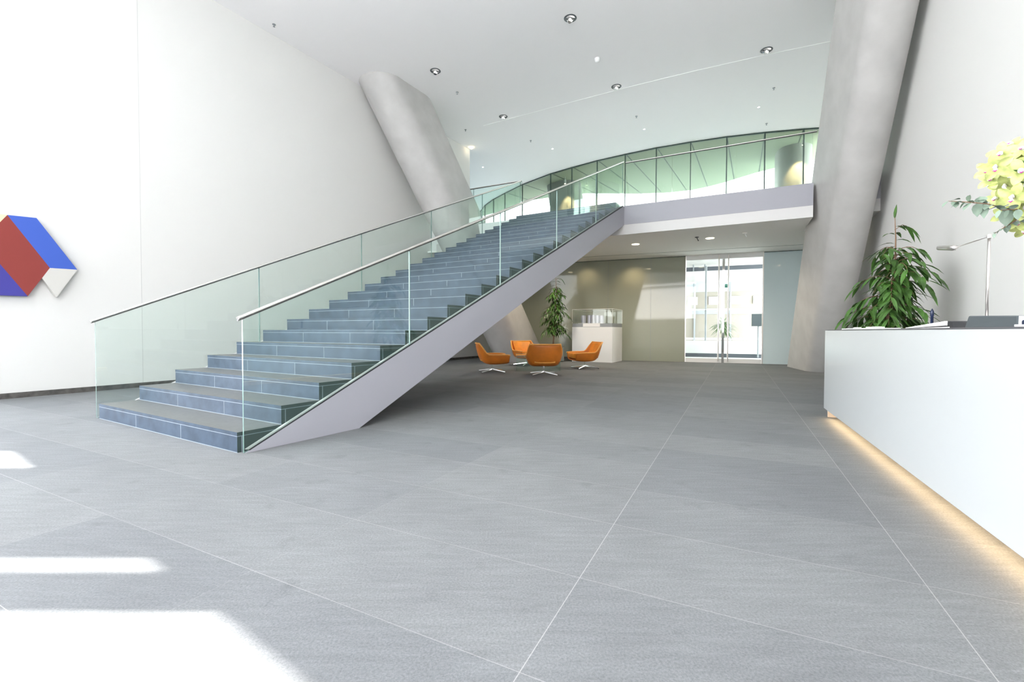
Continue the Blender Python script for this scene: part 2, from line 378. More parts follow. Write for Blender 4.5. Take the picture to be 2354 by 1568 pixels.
# soffit outside with panel joints
OUT = [(-2.5, 25.8), (-.8, 24.2), (.1, 22.95), (.476, 22.171), (2.089, 21.371), (3.353, 20.889), (4.482, 20.88), (5.72, 20.91), (7.172, 20.728), (8.1, 20.35), (8.7, 19.8), (9.098, 19.266),
       (9.5, 18.6), (9.801, 18.102), (10.32, 17.478), (11.6, 16.4), (13.5, 15.4)]
sof = [tuple(p) for p in FAC] + [(13, 13.5)] + OUT[::-1]
so = struct(MB().prism(sof, CZ + .02, CZ + .3, M['soffit']).build('ceiling_outer'))
JT = [((-.338, 20.788), (.9, 22.0)), ((.437, 19.557), (2.2, 21.3)), ((1.547, 18.209), (3.9, 20.9)), ((2.315, 17.513), (5.0, 20.9)), ((3.162, 16.816), (6.0, 20.9)), ((4.056, 16.216), (6.797, 20.60)), ((4.988, 15.638), (7.9, 20.4)),
      ((5.984, 15.152), (8.6, 19.85)), ((6.999, 14.743), (9.3, 18.9)), ((8.06, 14.418), (9.85, 18.0)), ((9.137, 14.167), (10.6, 17.2))]
b = MB()
for p, q in JT:
    p, q = Vector(p), Vector(q); d = (q - p).normalized(); n = Vector((-d.y, d.x)) * .014
    b.prism([p - n, q - n, q + n, p + n], CZ + .012, CZ + .02, M['mullion'])
struct(b.build('trim_7'))
# terrace outside the deck
struct(MB().prism([tuple(p) for p in FAC] + [(14, 13.5), (14, 26), (-4, 32)], DZ - .3, DZ - .05, M['concrete']).build('terrace'))

# ---- leaning stadium shaped concrete columns
def stadium(c, r, L, ang, n=40):
    d = Vector((math.sin(ang), math.cos(ang))); out = []
    pa = math.atan2(d.y, d.x)
    for i in range(n // 2 + 1):
        a = pa + math.pi / 2 + math.pi * i / (n // 2); out.append(Vector(c) + Vector((math.cos(a), math.sin(a))) * r)
    for i in range(n // 2 + 1):
        a = pa - math.pi / 2 + math.pi * i / (n // 2); out.append(Vector(c) + d * L + Vector((math.cos(a), math.sin(a))) * r)
    return out
def column(b0, b1, z0, z1, r, L, ang, label):
    lo, hi = stadium(b0, r, L, ang), stadium(b1, r, L, ang); n = len(lo)
    vs = [(p.x - b0[0], p.y - b0[1], 0) for p in lo] + [(p.x - b0[0], p.y - b0[1], z1 - z0) for p in hi]
    fs = [(i, (i + 1) % n, n + (i + 1) % n, n + i) for i in range(n)] + [tuple(range(n - 1, -1, -1)), tuple(range(n, 2 * n))]
    o = link_mesh('concrete_column', vs, fs, M['concrete'], loc=(b0[0], b0[1], z0)); autosmooth(o, 30)
    return tag(o, label, 'column', 'leaning concrete columns')
column((.10, 14.58), (-3.35, 11.72), 0, CZ, .6, .94, .5423, 'leaning concrete column beside the left wall behind the staircase')
column((7.70, 11.125), (5.475, 6.194), 0, CZ, .351, 1.365, .281, 'large leaning concrete column at the right beside the reception desk')
column((3.05, 20.4), (2.42, 19.55), DZ - .05, CZ + .02, .55, .45, -.9, 'concrete column outside the curved glass, seen above the staircase')
column((9.95, 15.9), (9.85, 15.75), DZ - .05, CZ + .02, .52, .45, .35, 'concrete column outside the curved glass, next to the large right column')

# ------------------------------------------------------------------ staircase
RS = .165; N = 25
L0 = Vector((-4.5921, 4.9566)); R0 = Vector((-2.205, 3.5705)); dL = Vector((.1958, .306)); dR = Vector((.1969, .3077))
def SL(k): return L0 + dL * (k - 1)
def SR(k): return R0 + dR * (k - 1)
st = tag(empty('staircase', (-3.4, 4.26, 0)), 'wide straight grey stone staircase with glass sides rising to the upper deck', 'staircase')
off = Vector(st.location)
def stpart(mb, name, par=st, **k):
    mb.v = [tuple(Vector(v) - off) for v in mb.v]; o = mb.build(name, par); return tag(o, **k) if k else o
for k in range(1, N + 1):
    a, c = SL(k), SR(k); a2, c2 = SL(k + 1), SR(k + 1); ex = Vector((dL.x, dL.y)) * .12
    if k == N: a2, c2 = a + dL * .25, c + dR * 1.15
    z = RS * k; w = (c - a).normalized(); fwd = dL.normalized()
    t = MB(); t.hexa([V2(a, z - .03), V2(c, z - .03), V2(c2 + ex, z - .03), V2(a2 + ex, z - .03)], [V2(a, z), V2(c, z), V2(c2 + ex, z), V2(a2 + ex, z)], M['tread']); e_ = t.mi(M['riser']); t.m[2] = e_; t.m[3] = t.mi(M['side_shade']); t.m[5] = e_  # slab edges take the skylight tinted riser and shaded side colours
    stpart(t, 'tread')
    r = MB(); n_ = Vector((w.y, -w.x)); n_ = n_ if n_.y < 0 else -n_
    s_ = .002
    zb = max(0, z - RS - .02)
    ins = fwd * .002
    r.hexa([V2(a + ins, zb), V2(c + ins - w * .002, zb), V2(c2 + ex, zb), V2(a2 + ex, zb)], [V2(a + ins, z - .031), V2(c + ins - w * .002, z - .031), V2(c2 + ex, z - .031), V2(a2 + ex, z - .031)], M['riser']); r.m[3] = r.mi(M['side_shade'])
    # joints: below the nosing, two upright ones in the riser, one on the side return
    r.hexa([V2(a + ins * .2, z - .0355), V2(c + ins * .2, z - .0355), V2(c2, z - .0355), V2(a2, z - .0355)], [V2(a + ins * .2, z - .030), V2(c + ins * .2, z - .030), V2(c2, z - .030), V2(a2, z - .030)], M['mortar'])
    for fr in (1 / 3, 2 / 3):
        p = a + (c - a) * fr
        r.hexa([V2(p - w * .003 + ins * .2, z - RS), V2(p + w * .003 + ins * .2, z - RS), V2(p + w * .003 + fwd * .02, z - RS), V2(p - w * .003 + fwd * .02, z - RS)],
               [V2(p - w * .003 + ins * .2, z - .036), V2(p + w * .003 + ins * .2, z - .036), V2(p + w * .003 + fwd * .02, z - .036), V2(p - w * .003 + fwd * .02, z - .036)], M['mortar'])
    p = c + fwd * .035
    r.hexa([V2(p - w * .01, zb), V2(p + w * .0005, zb), V2(p + w * .0005 + fwd * .006, zb), V2(p - w * .01 + fwd * .006, zb)],
           [V2(p - w * .01, z - .036), V2(p + w * .0005, z - .036), V2(p + w * .0005 + fwd * .006, z - .036), V2(p - w * .01 + fwd * .006, z - .036)], M['mortar'])
    if k < N:
        r.hexa([V2(a - fwd * .0, z - RS), V2(c, z - RS), V2(c + fwd * .004, z - RS), V2(a + fwd * .004, z - RS)], [V2(a, z - RS + .005), V2(c, z - RS + .005), V2(c + fwd * .004, z - RS + .005), V2(a + fwd * .004, z - RS + .005)], M['mortar'])
    stpart(r, 'riser')
SD = Vector((.5388, .8425)); SN = Vector((.8425, -.5388)); SP = Vector((-2.133, 3.565)); SLP = .4512
def ST(t, o=0): return SP + SD * t + SN * o
def stringer(P, sgn, name, label=None, tEnd=9.165):
    m = MB(); Q = lambda t, z: V2(P + SD * t, z)
    poly = [Q(0, 0), Q(tEnd, tEnd * SLP - .012), Q(tEnd, tEnd * SLP - .48), Q(1.1, 0)]
    m.slab(poly, V2(SN * -sgn * .018), M['metalgrey']); return m
m = stringer(SP, 1, 's'); stpart(m, 'stringer')
PLft = Vector((-4.640, 4.985)) - SN * .03
m = stringer(PLft, -1, 's', tEnd=9.0); stpart(m, 'stringer')
# underside between the stringers
m = MB(); A, B_ = PLft + SN * .02, SP - SN * .02
qa = [V2(A + SD * 1.25, 0.12), V2(B_ + SD * 1.25, .12), V2(B_ + SD * 9.1, 9.1 * SLP - .50), V2(A + SD * 9.1, 9.1 * SLP - .50)]
qb = [V2(A + SD * 1.25, .30), V2(B_ + SD * 1.25, .30), V2(B_ + SD * 9.1, 9.1 * SLP - .20), V2(A + SD * 9.1, 9.1 * SLP - .20)]
m.hexa([qa[0], qa[1], qa[2], qa[3]], [qb[0], qb[1], qb[2], qb[3]], M['metalgrey']); stpart(m, 'underside')
# glazing channel and dark gasket along the near stringer
def strip(P, o0, w, zt, mt, name, t1=9.1):
    m = MB(); m.slab([V2(P + SN * o0 + SD * .02, zt - .002), V2(P + SN * o0 + SD * t1, t1 * SLP + zt), V2(P + SN * o0 + SD * t1, t1 * SLP - .04), V2(P + SN * o0 + SD * .12, 0)], V2(SN * w), M[mt]); stpart(m, name)
strip(SP, -.060, .024, .022, 'band', 'glazing_channel'); strip(SP, -.012, .010, .020, 'black', 'gasket')
strip(PLft + SN * .03, .012, .02, .02, 'band', 'glazing_channel', 9.0)

# ------------------------------------------------------------------ glass balustrades
def balustrade(P, joints, tend, label, zoff=1.08, slope=SLP, base=0.0, d=SD, n=SN, rail_from=-.04, top0=None):
    root = tag(empty('glass_balustrade', (P.x, P.y, 0)), label, 'balustrade', 'glass balustrades with steel handrails') if label else st
    o_ = V2(root.location)
    js = joints
    for i in range(len(js) - 1):
        a, c = js[i] + .004, js[i + 1] - .004
        A_, C_ = P + d * a, P + d * c; h = n * .0085
        z = lambda t: base + t * slope
        g = MB(); fs = [(0, 1, 2, 3), (7, 6, 5, 4)]
        q = [V2(A_ + h, z(a)), V2(C_ + h, z(c)), V2(C_ + h, z(c) + zoff), V2(A_ + h, z(a) + zoff), V2(A_ - h, z(a)), V2(C_ - h, z(c)), V2(C_ - h, z(c) + zoff), V2(A_ - h, z(a) + zoff)]
        q = [v - o_ for v in q]
        g.add(q, [(0, 1, 2, 3)], M['gl']); g.add(q, [(7, 6, 5, 4)], M['gl'])
        g.add(q, [(0, 4, 5, 1), (1, 5, 6, 2), (2, 6, 7, 3), (3, 7, 4, 0)], M['gledge'])
        gb = g.build('glass_panel', root)
    a, c = rail_from, tend
    p, q = V2(P + d * a, base + a * slope + zoff + .018) - o_, V2(P + d * c, base + c * slope + zoff + .018) - o_
    r = MB(); r.tube([p, q], .023 if slope else .019, M['steel'], 16, flat=.62); rr = r.build('handrail', root); autosmooth(rr, 50)
    r = MB(); dz = Vector((0, 0, .022)); r.slab([p - dz - V2(n * .012), q - dz - V2(n * .012), q - dz + V2(n * .012), p - dz + V2(n * .012)], (0, 0, .012), M['darksteel']); r.build('rail_channel', root)
    return root
balustrade(ST(0, -.022), [-.01, 1.82, 3.665, 5.50, 7.366, 9.12], 9.13, None)
balustrade(Vector((-4.640, 4.985)), [-.01, 1.80, 3.61, 5.42, 7.237, 9.03], 9.03, None)
P = DC + Dn * -.03
balustrade(P, [.01, 1.13, 2.5, 3.95], 4.02, 'level glass balustrade on the edge of the upper deck', slope=0, base=DZ - .01, d=Dd, n=Dn, rail_from=0.02)
P = Vector((.28, 12.66))
balustrade(P, [.01, 1.6, 3.0], 3.0, 'level glass balustrade left of the stair head', slope=0, base=DZ - .01, d=-Dd, n=Dn, rail_from=0.02)

# ------------------------------------------------------------------ added unseen front facade: bars shaped to cut the sun into floor patches
ff = tag(empty('sun_mask_front'), kind='structure')
g = MB()
x0, x1 = -4.8, 1.2
for z0, z1 in ((6.0, CZ), (4.47, 5.55), (4.14, 4.32), (0, 1.9)):
    g.box(((x0 + x1) / 2, FY - .03, (z0 + z1) / 2), x1 - x0, .06, z1 - z0, M['wall'])
g.build('window_frame', ff)  # bars of the added facade, they split the sun into strips
struct(MB().prism([(-13.2, FY - .06), (-4.8, FY - .06), (-4.8, FY + .1), (-13.2, FY + .1)], 0, CZ, M['wall']).build('wall_front_added'))  # solid bay added out of view to keep sun and sky off the left wall
struct(MB().prism([(-.2, FY - .06), (1.4, FY - .06), (1.4, FY + .1), (-.2, FY + .1)], 0, CZ, M['wall']).build('wall_front_right_added'))  # bay added out of view to narrow the opening and dim the left wall
sf = tag(empty('window_3'), kind='structure'); g = MB()
for s_ in (-1.0, -4.2, -7.4, -10.4): g.prism([WL(s_ - .03, .06), WL(s_ + .03, .06), WL(s_ + .03, -.06), WL(s_ - .03, -.06)], 0, CZ, M['metalgrey'])
g.build('mullion', sf)
struct(MB().prism([(-60, FY - .1), (60, FY - .1), (60, -80), (-60, -80)], -.3, -.03, M['paving']).build('ground_outside'))
struct(MB().prism([WL(-40, -.4), WL(25, -.4), WL(25, -60), WL(-40, -60)], -.3, -.03, M['paving']).build('ground_left'))
struct(MB().prism([BW(-12, -.2), BW(30, -.2), (60, 40), (10, 60), (-20, 40)], -.3, -.03, M['paving']).build('ground_behind'))

# ------------------------------------------------------------------ double door in the back wall and what stands behind it
door = tag(empty('door_1'), kind='structure')
def leaf(u0, u1, hu):
    g = MB(); g.prism([BW(u0, -.03), BW(u1, -.03), BW(u1, -.045), BW(u0, -.045)], .13, 3.27, M['gldoor']); lf = g.build('door_leaf', door)
    g = MB(); g.prism([BW(u0, -.01), BW(u1, -.01), BW(u1, -.06), BW(u0, -.06)], .0, .13, M['whitematt']); g.build('bottom_rail', lf)
    g = MB()
    c = BW(hu, .05); g.tube([(c[0], c[1], .05), (c[0], c[1], 3.38)], .02, M['steel'], 12)
    for z in (.3, 1.2, 2.1, 3.0): e = BW(hu, -.03); g.tube([(c[0], c[1], z), (e[0], e[1], z)], .01, M['steel'], 8)
    g.build('door_handle', lf)
leaf(uD0 + .01, 3.06, 2.94); leaf(3.08, uD1 - .01, 3.21)
g = MB(); g.prism([BW(uD0, .0), BW(uD1, .0), BW(uD1, -.10), BW(uD0, -.10)], 3.27, LZ, M['whitematt']); g.build('door_header', door)
g = MB(); g.prism([BW(3.04, .005), BW(3.11, .005), BW(3.11, -.03), BW(3.04, -.03)], 0, 3.27, M['chrome']); g.build('meeting_stile', door)
g = MB()
for u in (uD0 - .01, uD1 + .01): g.prism([BW(u - .012, .006), BW(u + .012, .006), BW(u + .012, -.12), BW(u - .012, -.12)], 0, LZ, M['steel'])
g.build('door_frame', door)

def OX(d, u, off=0):                            # a point d metres behind the back wall
    p = BW(u, -d); return p
b = MB(); b.prism([OX(3.8, -1), OX(3.8, 9), OX(4.2, 9), OX(4.2, -1)], .12, .62, M['whitematt']); b.prism([OX(3.85, -1), OX(3.85, 9), OX(4.15, 9), OX(4.15, -1)], -.03, .12, M['darkband'])
tag(b.build('planter_wall'), 'long low white planter wall outside the double door', 'planter')
rl = tag(empty('railing'), 'white metal railing outside above the low planter wall', 'railing')
g = MB(); p, q = OX(4.0, -1), OX(4.0, 9); g.tube([(p[0], p[1], 1.86), (q[0], q[1], 1.86)], .04, M['whitematt'], 8); g.build('top_rail', rl)
for u in (2.75, 6.0):
    p = OX(4.0, u); g = MB(); g.tube([(p[0], p[1], .62), (p[0], p[1], 3.6)], .04, M['grey'], 8); g.build('post', rl)
bd = tag(empty('office_building'), 'pale office building across the street behind the double door', 'building')
g = MB(); g.prism([OX(13, -8), OX(13, 22), OX(20, 22), OX(20, -8)], -.03, 6.2, M['beige']); wl = g.build('wall', bd)
for z0, z1, m_ in ((3.3, 5.2, 'pale'), (5.4, 5.75, 'darkband'), (2.0, 2.3, 'grey'), (.5, .62, 'whitematt')):
    g = MB(); g.prism([OX(12.95, -8), OX(12.95, 22), OX(13, 22), OX(13, -8)], z0, z1, M[m_]); g.build('glazing_band' if m_ == 'pale' else 'facade_band', bd)
for k in range(9):
    u = 1.0 + k * 1.15; g = MB(); g.prism([OX(12.9, u), OX(12.9, u + .55), OX(12.96, u + .55), OX(12.96, u)], 2.55, 3.0, M['paper']); g.build('window', bd)
for k in range(6):
    u = .6 + k * 1.9; g = MB(); g.prism([OX(12.88, u), OX(12.88, u + .09), OX(12.96, u + .09), OX(12.96, u)], 0, 5.5, M['grey']); g.build('mullion', bd)
cn = tag(empty('entrance_canopy'), 'flat canopy with dark edge outside the double door', 'canopy')
g = MB(); g.prism([OX(2.2, -1), OX(2.2, 10), OX(5.2, 10), OX(5.2, -1)], 4.05, 4.2, M['ceil']); g.build('roof_slab', cn)
g = MB(); g.prism([OX(5.15, -1), OX(5.15, 10), OX(5.2, 10), OX(5.2, -1)], 3.55, 3.72, M['darkband']); g.build('edge_beam', cn)
for u in (2.3, 2.75, 6.1):
    p = OX(5.15, u); g = MB(); g.tube([(p[0], p[1], 3.55), (p[0], p[1], 4.06)], .03, M['grey'], 8); g.build('hanger', cn)
p = OX(3.6, 4.62); b = MB(); b.box((p[0], p[1], 1.42), .56, .18, .46, M['darkgrey'], dx=V2(BWd)); sg = b.build('body')
lb = tag(empty('post_box', (p[0], p[1], 0)), 'dark box standing on a post outside, seen through the right door leaf', 'box')
sg.name = 'body'; sg.parent = lb; sg.matrix_parent_inverse = Matrix.Translation(Vector((-p[0], -p[1], 0)))
b = MB(); b.tube([(p[0], p[1] + .12, 0), (p[0], p[1] + .12, 1.6)], .03, M['grey'], 8); pp = b.build('post', lb); pp.matrix_parent_inverse = Matrix.Translation(Vector((-p[0], -p[1], 0)))
b = MB(); p = BW(3.13, .10 - .16); b.box((p[0], p[1], 2.42), .20, .01, .11, M['green'], dx=V2(BWd))
tag(b.build('exit_sign_reflection'), 'reflection of a green exit sign, built as a plate on the double glass door', 'sign')  # mirrored exit sign put on the door as a green plate

# ------------------------------------------------------------------ plants
def leaf_mesh(mb, p, d, L, W, m, droop=.35, curl=.12):
    d = Vector(d).normalized(); up = Vector((0, 0, 1)); s = d.cross(up)
    s = s.normalized() if s.length > .05 else Vector((1, 0, 0)); n = s.cross(d).normalized()
    prof = [(0, .06), (.2, .75), (.45, 1), (.72, .75), (1, .02)]; vs = []; fs = []
    for i, (t, ww) in enumerate(prof):
        c = Vector(p) + d * (L * t) - up * (droop * L * t * t)
        vs += [c - s * W / 2 * ww + n * W * curl * ww, c, c + s * W / 2 * ww + n * W * curl * ww]
    for i in range(len(prof) - 1):
        a = i * 3; fs += [(a, a + 1, a + 4, a + 3), (a + 1, a + 2, a + 5, a + 4)]
    mb.add(vs, fs, m)
def ficus(loc, H, wfun, seed, label, pot_r=.30, pot_h=.48, z0=.75, leafL=.17, nb=52, lean=.0, per=9):
    rnd = random.Random(seed); root = tag(empty('ficus_tree', loc), label, 'potted plant', 'tall potted fig trees')
    g = MB(); g.lathe([(pot_r * .86, 0), (pot_r, .02), (pot_r, pot_h), (pot_r - .03, pot_h), (pot_r - .035, pot_h - .05)], (0, 0, 0), M['pot'], 28); autosmooth(g.build('pot', root), 50)
    g = MB(); g.lathe([(pot_r - .04, pot_h - .09), (pot_r - .04, pot_h - .05)], (0, 0, 0), M['soil'], 20); g.build('soil', root)
    tr = MB(); pts = []
    for i in range(9):
        t = i / 8; pts.append(Vector((lean * t + .03 * math.sin(5 * t + seed), .03 * math.cos(4 * t), pot_h - .08 + (H - .12 - pot_h + .08) * t)))
    tr.tube(pts, [.026 - .022 * i / 8 for i in range(9)], M['bark'], 8)
    f = MB()
    def at(z):
        t = max(0, min(1, (z - pts[0].z) / (pts[-1].z - pts[0].z))) * 8; i = min(7, int(t)); return pts[i].lerp(pts[i + 1], t - i)
    for k in range(nb):
        tz = ((k + rnd.random() * .8) / nb) ** 1.15; z = z0 + (H - .52 - z0) * tz; a = k * 2.399 + rnd.uniform(-.3, .3); wd = wfun(z / H) * rnd.choice((.45, .7, .9, 1.0, 1.15))
        base = at(z + .12 * (1 - tz)); dr = Vector((math.cos(a), math.sin(a), 0)); br = []
        for j in range(6):
            s = j / 5; br.append(base + dr * wd * s + Vector((0, 0, .22 * wd / .5 * math.sin(s * 1.7) - .34 * s * s * wd / .5)))
        tr.tube(br, [.006, .005, .0045, .004, .003, .002], M['bark'], 5)
        nl = max(4, int(per * (wd / .45)))
        for j in range(nl):
            s = .12 + .88 * (j + rnd.random() * .5) / nl; i = min(4, int(s * 5)); q = br[i].lerp(br[i + 1], s * 5 - i)
            side = (-1) ** j * rnd.uniform(.4, 1.1); dd = dr * .75 + Vector((-dr.y, dr.x, 0)) * side + Vector((0, 0, rnd.uniform(-.9, -.05)))
            leaf_mesh(f, q, dd, leafL * rnd.uniform(.75, 1.15), leafL * .27 * rnd.uniform(.85, 1.15), M['leaf'], rnd.uniform(.25, .7))
    top = pts[-1]
    leaf_mesh(f, top - Vector((0, 0, .02)), (.1, 0, 1), leafL * .95, leafL * .26, M['leaf'], 0)
    for a, dz_ in ((.2, .12), (3.3, .22), (.5, .20), (2.7, .34), (-.3, .30), (1.2, .38), (4.4, .42), (0, .44)):
        leaf_mesh(f, top - Vector((0, 0, dz_)), (math.cos(a), math.sin(a), .35), leafL * 1.0, leafL * .24, M['leaf'], .55)
    for j in range(4): leaf_mesh(f, top + Vector((.10 + .03 * j, 0, -.10 - .01 * j)), (1, .3 * (-1) ** j, -.1 - .3 * j), leafL * .9, leafL * .22, M['leaf'], .5)
    tr.tube([top - Vector((0, 0, .16)), top + Vector((.10, 0, -.09)), top + Vector((.19, 0, -.13))], [.004, .003, .002], M['bark'], 5)
    tr.build('trunk', root, smooth=True); f.build('foliage', root)
    return root
ficus((4.95, 5.90, 0), 2.60, lambda h: .18 + .46 * (1 - h) ** .8, 4, 'tall green fig tree behind the left end of the white reception desk', lean=.04, nb=62, leafL=.205, per=11)
ficus((1.37, 14.55, 0), 2.92, lambda h: .14 + .46 * (1 - h) ** .9, 11, 'tall green fig tree under the staircase behind the orange chairs', lean=.05, nb=56, leafL=.20, per=10, pot_r=.33, pot_h=.46, z0=.80)
# plant outside behind the door
p = OX(4.9, 3.45); root = tag(empty('yucca_plant', (p[0], p[1], -.03)), 'spiky green plant outside behind the left door handle', 'plant'); g = MB(); rnd = random.Random(5)
for k in range(90):
    a = k * 2.4; e = rnd.uniform(-.3, 1.3); leaf_mesh(g, (0, 0, 1.0 + .35 * rnd.random()), (math.cos(a) * math.cos(e), math.sin(a) * math.cos(e), math.sin(e)), rnd.uniform(.4, .75), .06, M['leaf'], .5)
g.build('foliage', root); g = MB(); g.tube([(0, 0, .5), (0, 0, 1.3)], .04, M['bark'], 8); g.build('trunk', root)
g = MB(); g.lathe([(.22, 0), (.28, .55), (.25, .55), (.24, .5)], (0, 0, 0), M['potout'], 20); g.build('pot', root)

# ------------------------------------------------------------------ orange swivel chairs
def chair():
    root = empty('swivel_armchair')
    Pc = [(.375, .240), (.33, .215), (.12, .205), (-.05, .200), (-.18, .222), (-.26, .285), (-.31, .38), (-.35, .52), (-.38, .68)]
    Ed = [(.385, .365, .41), (.31, .378, .42), (.12, .385, .425), (-.03, .388, .425), (-.12, .388, .43), (-.175, .386, .465), (-.225, .378, .53), (-.28, .362, .61), (-.345, .335, .695)]
    nv = 21; vs = []; fs = []
    def interp(i, v, inset=0):
        b = abs(v) ** (9 - 5.5 * min(1, max(0, (i - 3) / 3))); x = Pc[i][0] + (Ed[i][0] - Pc[i][0]) * b; z = Pc[i][1] + (Ed[i][2] - Pc[i][1]) * b
        y = Ed[i][1] * v; return Vector((x, y, z))
    for i in range(len(Pc)):
        for j in range(nv):
            t_ = -1 + 2 * j / (nv - 1); vs.append(interp(i, math.copysign(1 - (1 - abs(t_)) ** 1.6, t_)))
    for i in range(len(Pc) - 1):
        for j in range(nv - 1): a = i * nv + j; fs.append((a, a + 1, a + nv + 1, a + nv))
    o = link_mesh('shell', vs, fs, M['leather2'], root, smooth=True)
    so_ = o.modifiers.new('thick', 'SOLIDIFY'); so_.thickness = .035; so_.offset = 0
    sb = o.modifiers.new('smooth', 'SUBSURF'); sb.levels = 1; sb.render_levels = 2
    # piping along the rim
    g = MB(); rim = [Vector(Ed[i]) for i in range(len(Ed))]; rr = [Vector((p.x, -p.y, p.z)) for p in rim]
    path = rr + [Vector((-.38, y, .688)) for y in (-.2, 0, .2)] + rim[::-1]
    g.tube(path, .021, M['piping'], 8, flat=.8); g.build('rim', root, smooth=True)
    # seat cushion
    g = MB(); nx, ny = 8, 8
    def cushion(name, x0, x1, hw, zf, th):
        vs = []; fs = []
        return
    g = MB(); g.hexa([(-.19, -.29, .25), (.37, -.31, .26), (.37, .31, .26), (-.19, .29, .25)], [(-.20, -.315, .395), (.395, -.33, .415), (.395, .33, .415), (-.20, .315, .395)], M['leather'])
    c = g.build('seat_cushion', root, smooth=True); bevel(c, .045, 4)
    g = MB(); g.hexa([(-.27, -.27, .38), (-.19, -.28, .38), (-.19, .28, .38), (-.27, .27, .38)], [(-.355, -.29, .68), (-.30, -.29, .675), (-.30, .29, .675), (-.355, .29, .68)], M['leather'])
    c = g.build('back_cushion', root, smooth=True); bevel(c, .028, 4)
    # outside of the backrest is smooth leather, with a roll where it meets the seat
    g = MB(); g.tube([(-.250, y, .290 + abs(y) ** 2 * .35) for y in (-.23, -.12, 0, .12, .23)], .030, M['piping'], 10); g.build('back_roll', root, smooth=True)
    g = MB(); g.tube([(0, 0, .05), (0, 0, .22)], .022, M['chrome'], 14); g.lathe([(.09, .185), (.09, .20)], (0, 0, 0), M['chrome'], 18); g.build('swivel_post', root, smooth=False)
    for a in range(4):
        an = math.radians(45 + 90 * a); d = Vector((math.cos(an), math.sin(an), 0)); s = Vector((-d.y, d.x, 0)); g = MB()
        g.hexa([s * -.02 + Vector((0, 0, .06)), d * .40 - s * .012 + Vector((0, 0, .008)), d * .40 + s * .012 + Vector((0, 0, .008)), s * .02 + Vector((0, 0, .06))],
               [s * -.016 + Vector((0, 0, .085)), d * .40 - s * .008 + Vector((0, 0, .024)), d * .40 + s * .008 + Vector((0, 0, .024)), s * .016 + Vector((0, 0, .085))], M['chrome'])
        g.build('leg', root)
        g2 = MB(); g2.lathe([(.015, 0), (.015, .01)], (d.x * .385, d.y * .385, 0), M['black'], 10); g2.build('foot', root)
    return root
ch = chair()
spots = [((-.483, 10.8), 10, 'orange leather swivel armchair in side view, leftmost of the four'), ((.72, 10.15), 92, 'orange leather swivel armchair seen from behind, nearest to the viewer'),
         ((1.945, 11.9), 192, 'orange leather swivel armchair in front of the white display plinth'), ((.43, 12.95), -62, 'orange leather swivel armchair half hidden behind the nearest one')]
for i, ((x, y), a, lb_) in enumerate(spots):
    o = ch if i == 0 else copy_tree(ch)
    o.location = (x, y, 0); o.rotation_euler = (0, 0, math.radians(a)); tag(o, lb_, 'chair', 'orange swivel armchairs')

# ------------------------------------------------------------------ glass coffee table
tb = tag(empty('glass_coffee_table', (.66, 11.62, 0)), 'low square glass table between the orange armchairs', 'table')
g = MB(); g.box((0, 0, .372), 1.12, 1.12, .015, M['gl']); g.build('tabletop', tb)
for x, y, sx, sy in ((0, -.54, 1.08, .012), (0, .54, 1.08, .012), (-.54, 0, .012, 1.06), (.54, 0, .012, 1.06)):
    g = MB(); g.box((x, y, .18), sx, sy, .36, M['gl']); g.build('glass_side', tb)
g = MB()
for x, y, sx, sy in ((0, -.56, 1.13, .006), (0, .56, 1.13, .006), (-.56, 0, .006, 1.13), (.56, 0, .006, 1.13)): g.box((x, y, .372), sx, sy, .016, M['gledge'])
g.build('edge', tb)

# ------------------------------------------------------------------ display plinth with glass cover and model
PC = Vector((3.133, 13.977)); Px = Vector((-.868, .496)); Py = Vector((.496, .868))
pd = tag(empty('display_plinth', (PC.x, PC.y, 0)), 'white display plinth with glass cover in front of the back wall', 'display case')
def PQ(a, b_, z): v = Px * a + Py * b_; return Vector((v.x, v.y, z))
def pbox(a0, a1, b0, b1, z0, z1, m, name):
    g = MB(); g.hexa([PQ(a0, b0, z0), PQ(a1, b0, z0), PQ(a1, b1, z0), PQ(a0, b1, z0)], [PQ(a0, b0, z1), PQ(a1, b0, z1), PQ(a1, b1, z1), PQ(a0, b1, z1)], M[m]); return g.build(name, pd)
pbox(0, 1.34, 0, 1.09, 0, 1.12, 'whitematt', 'body')
pbox(.01, 1.33, .01, 1.08, 1.12, 1.235, 'grey', 'base_board')
pbox(.40, .97, -.004, .012, 1.13, 1.232, 'paper', 'caption_plate')
gc = pbox(.0, 1.30, .0, 1.10, 1.236, 1.69, 'glclear', 'glass_cover')
e = MB()
for a0, b0, a1, b1 in ((0, 0, 1.34, 0), (0, 0, 0, 1.09), (1.34, 0, 1.34, 1.09), (0, 1.09, 1.34, 1.09)):
    e.tube([PQ(a0, b0, 1.69), PQ(a1, b1, 1.69)], .006, M['paper'], 6)
for a0, b0 in ((0, 0), (1.34, 0), (0, 1.09)): e.tube([PQ(a0, b0, 1.24), PQ(a0, b0, 1.69)], .005, M['paper'], 6)
e.build('edge', gc)
am = tag(empty('architectural_model', tuple(PQ(.84, .50, 1.2375) + Vector((PC.x, PC.y, 0)))), 'silver architectural model under the glass cover of the plinth', 'model')
for i, (x, y, r, h) in enumerate(((-.30, 0, .085, .26), (-.12, .1, .08, .27), (.04, 0, .07, .27), (.18, .05, .075, .26), (.33, 0, .07, .25))):
    g = MB(); q = Px * -x + Py * y; g.lathe([(r, 0), (r * 1.05, h * .5), (r, h)], (q.x, q.y, .012), M['modelgrey'], 16); g.build('tower', am)
g = MB(); q = [Px * a + Py * b_ for a, b_ in ((-.40, -.22), (.40, -.22), (.40, .27), (-.40, .27))]; g.prism([(v.x, v.y) for v in q], 0, .012, M['paper']); g.build('base', am)

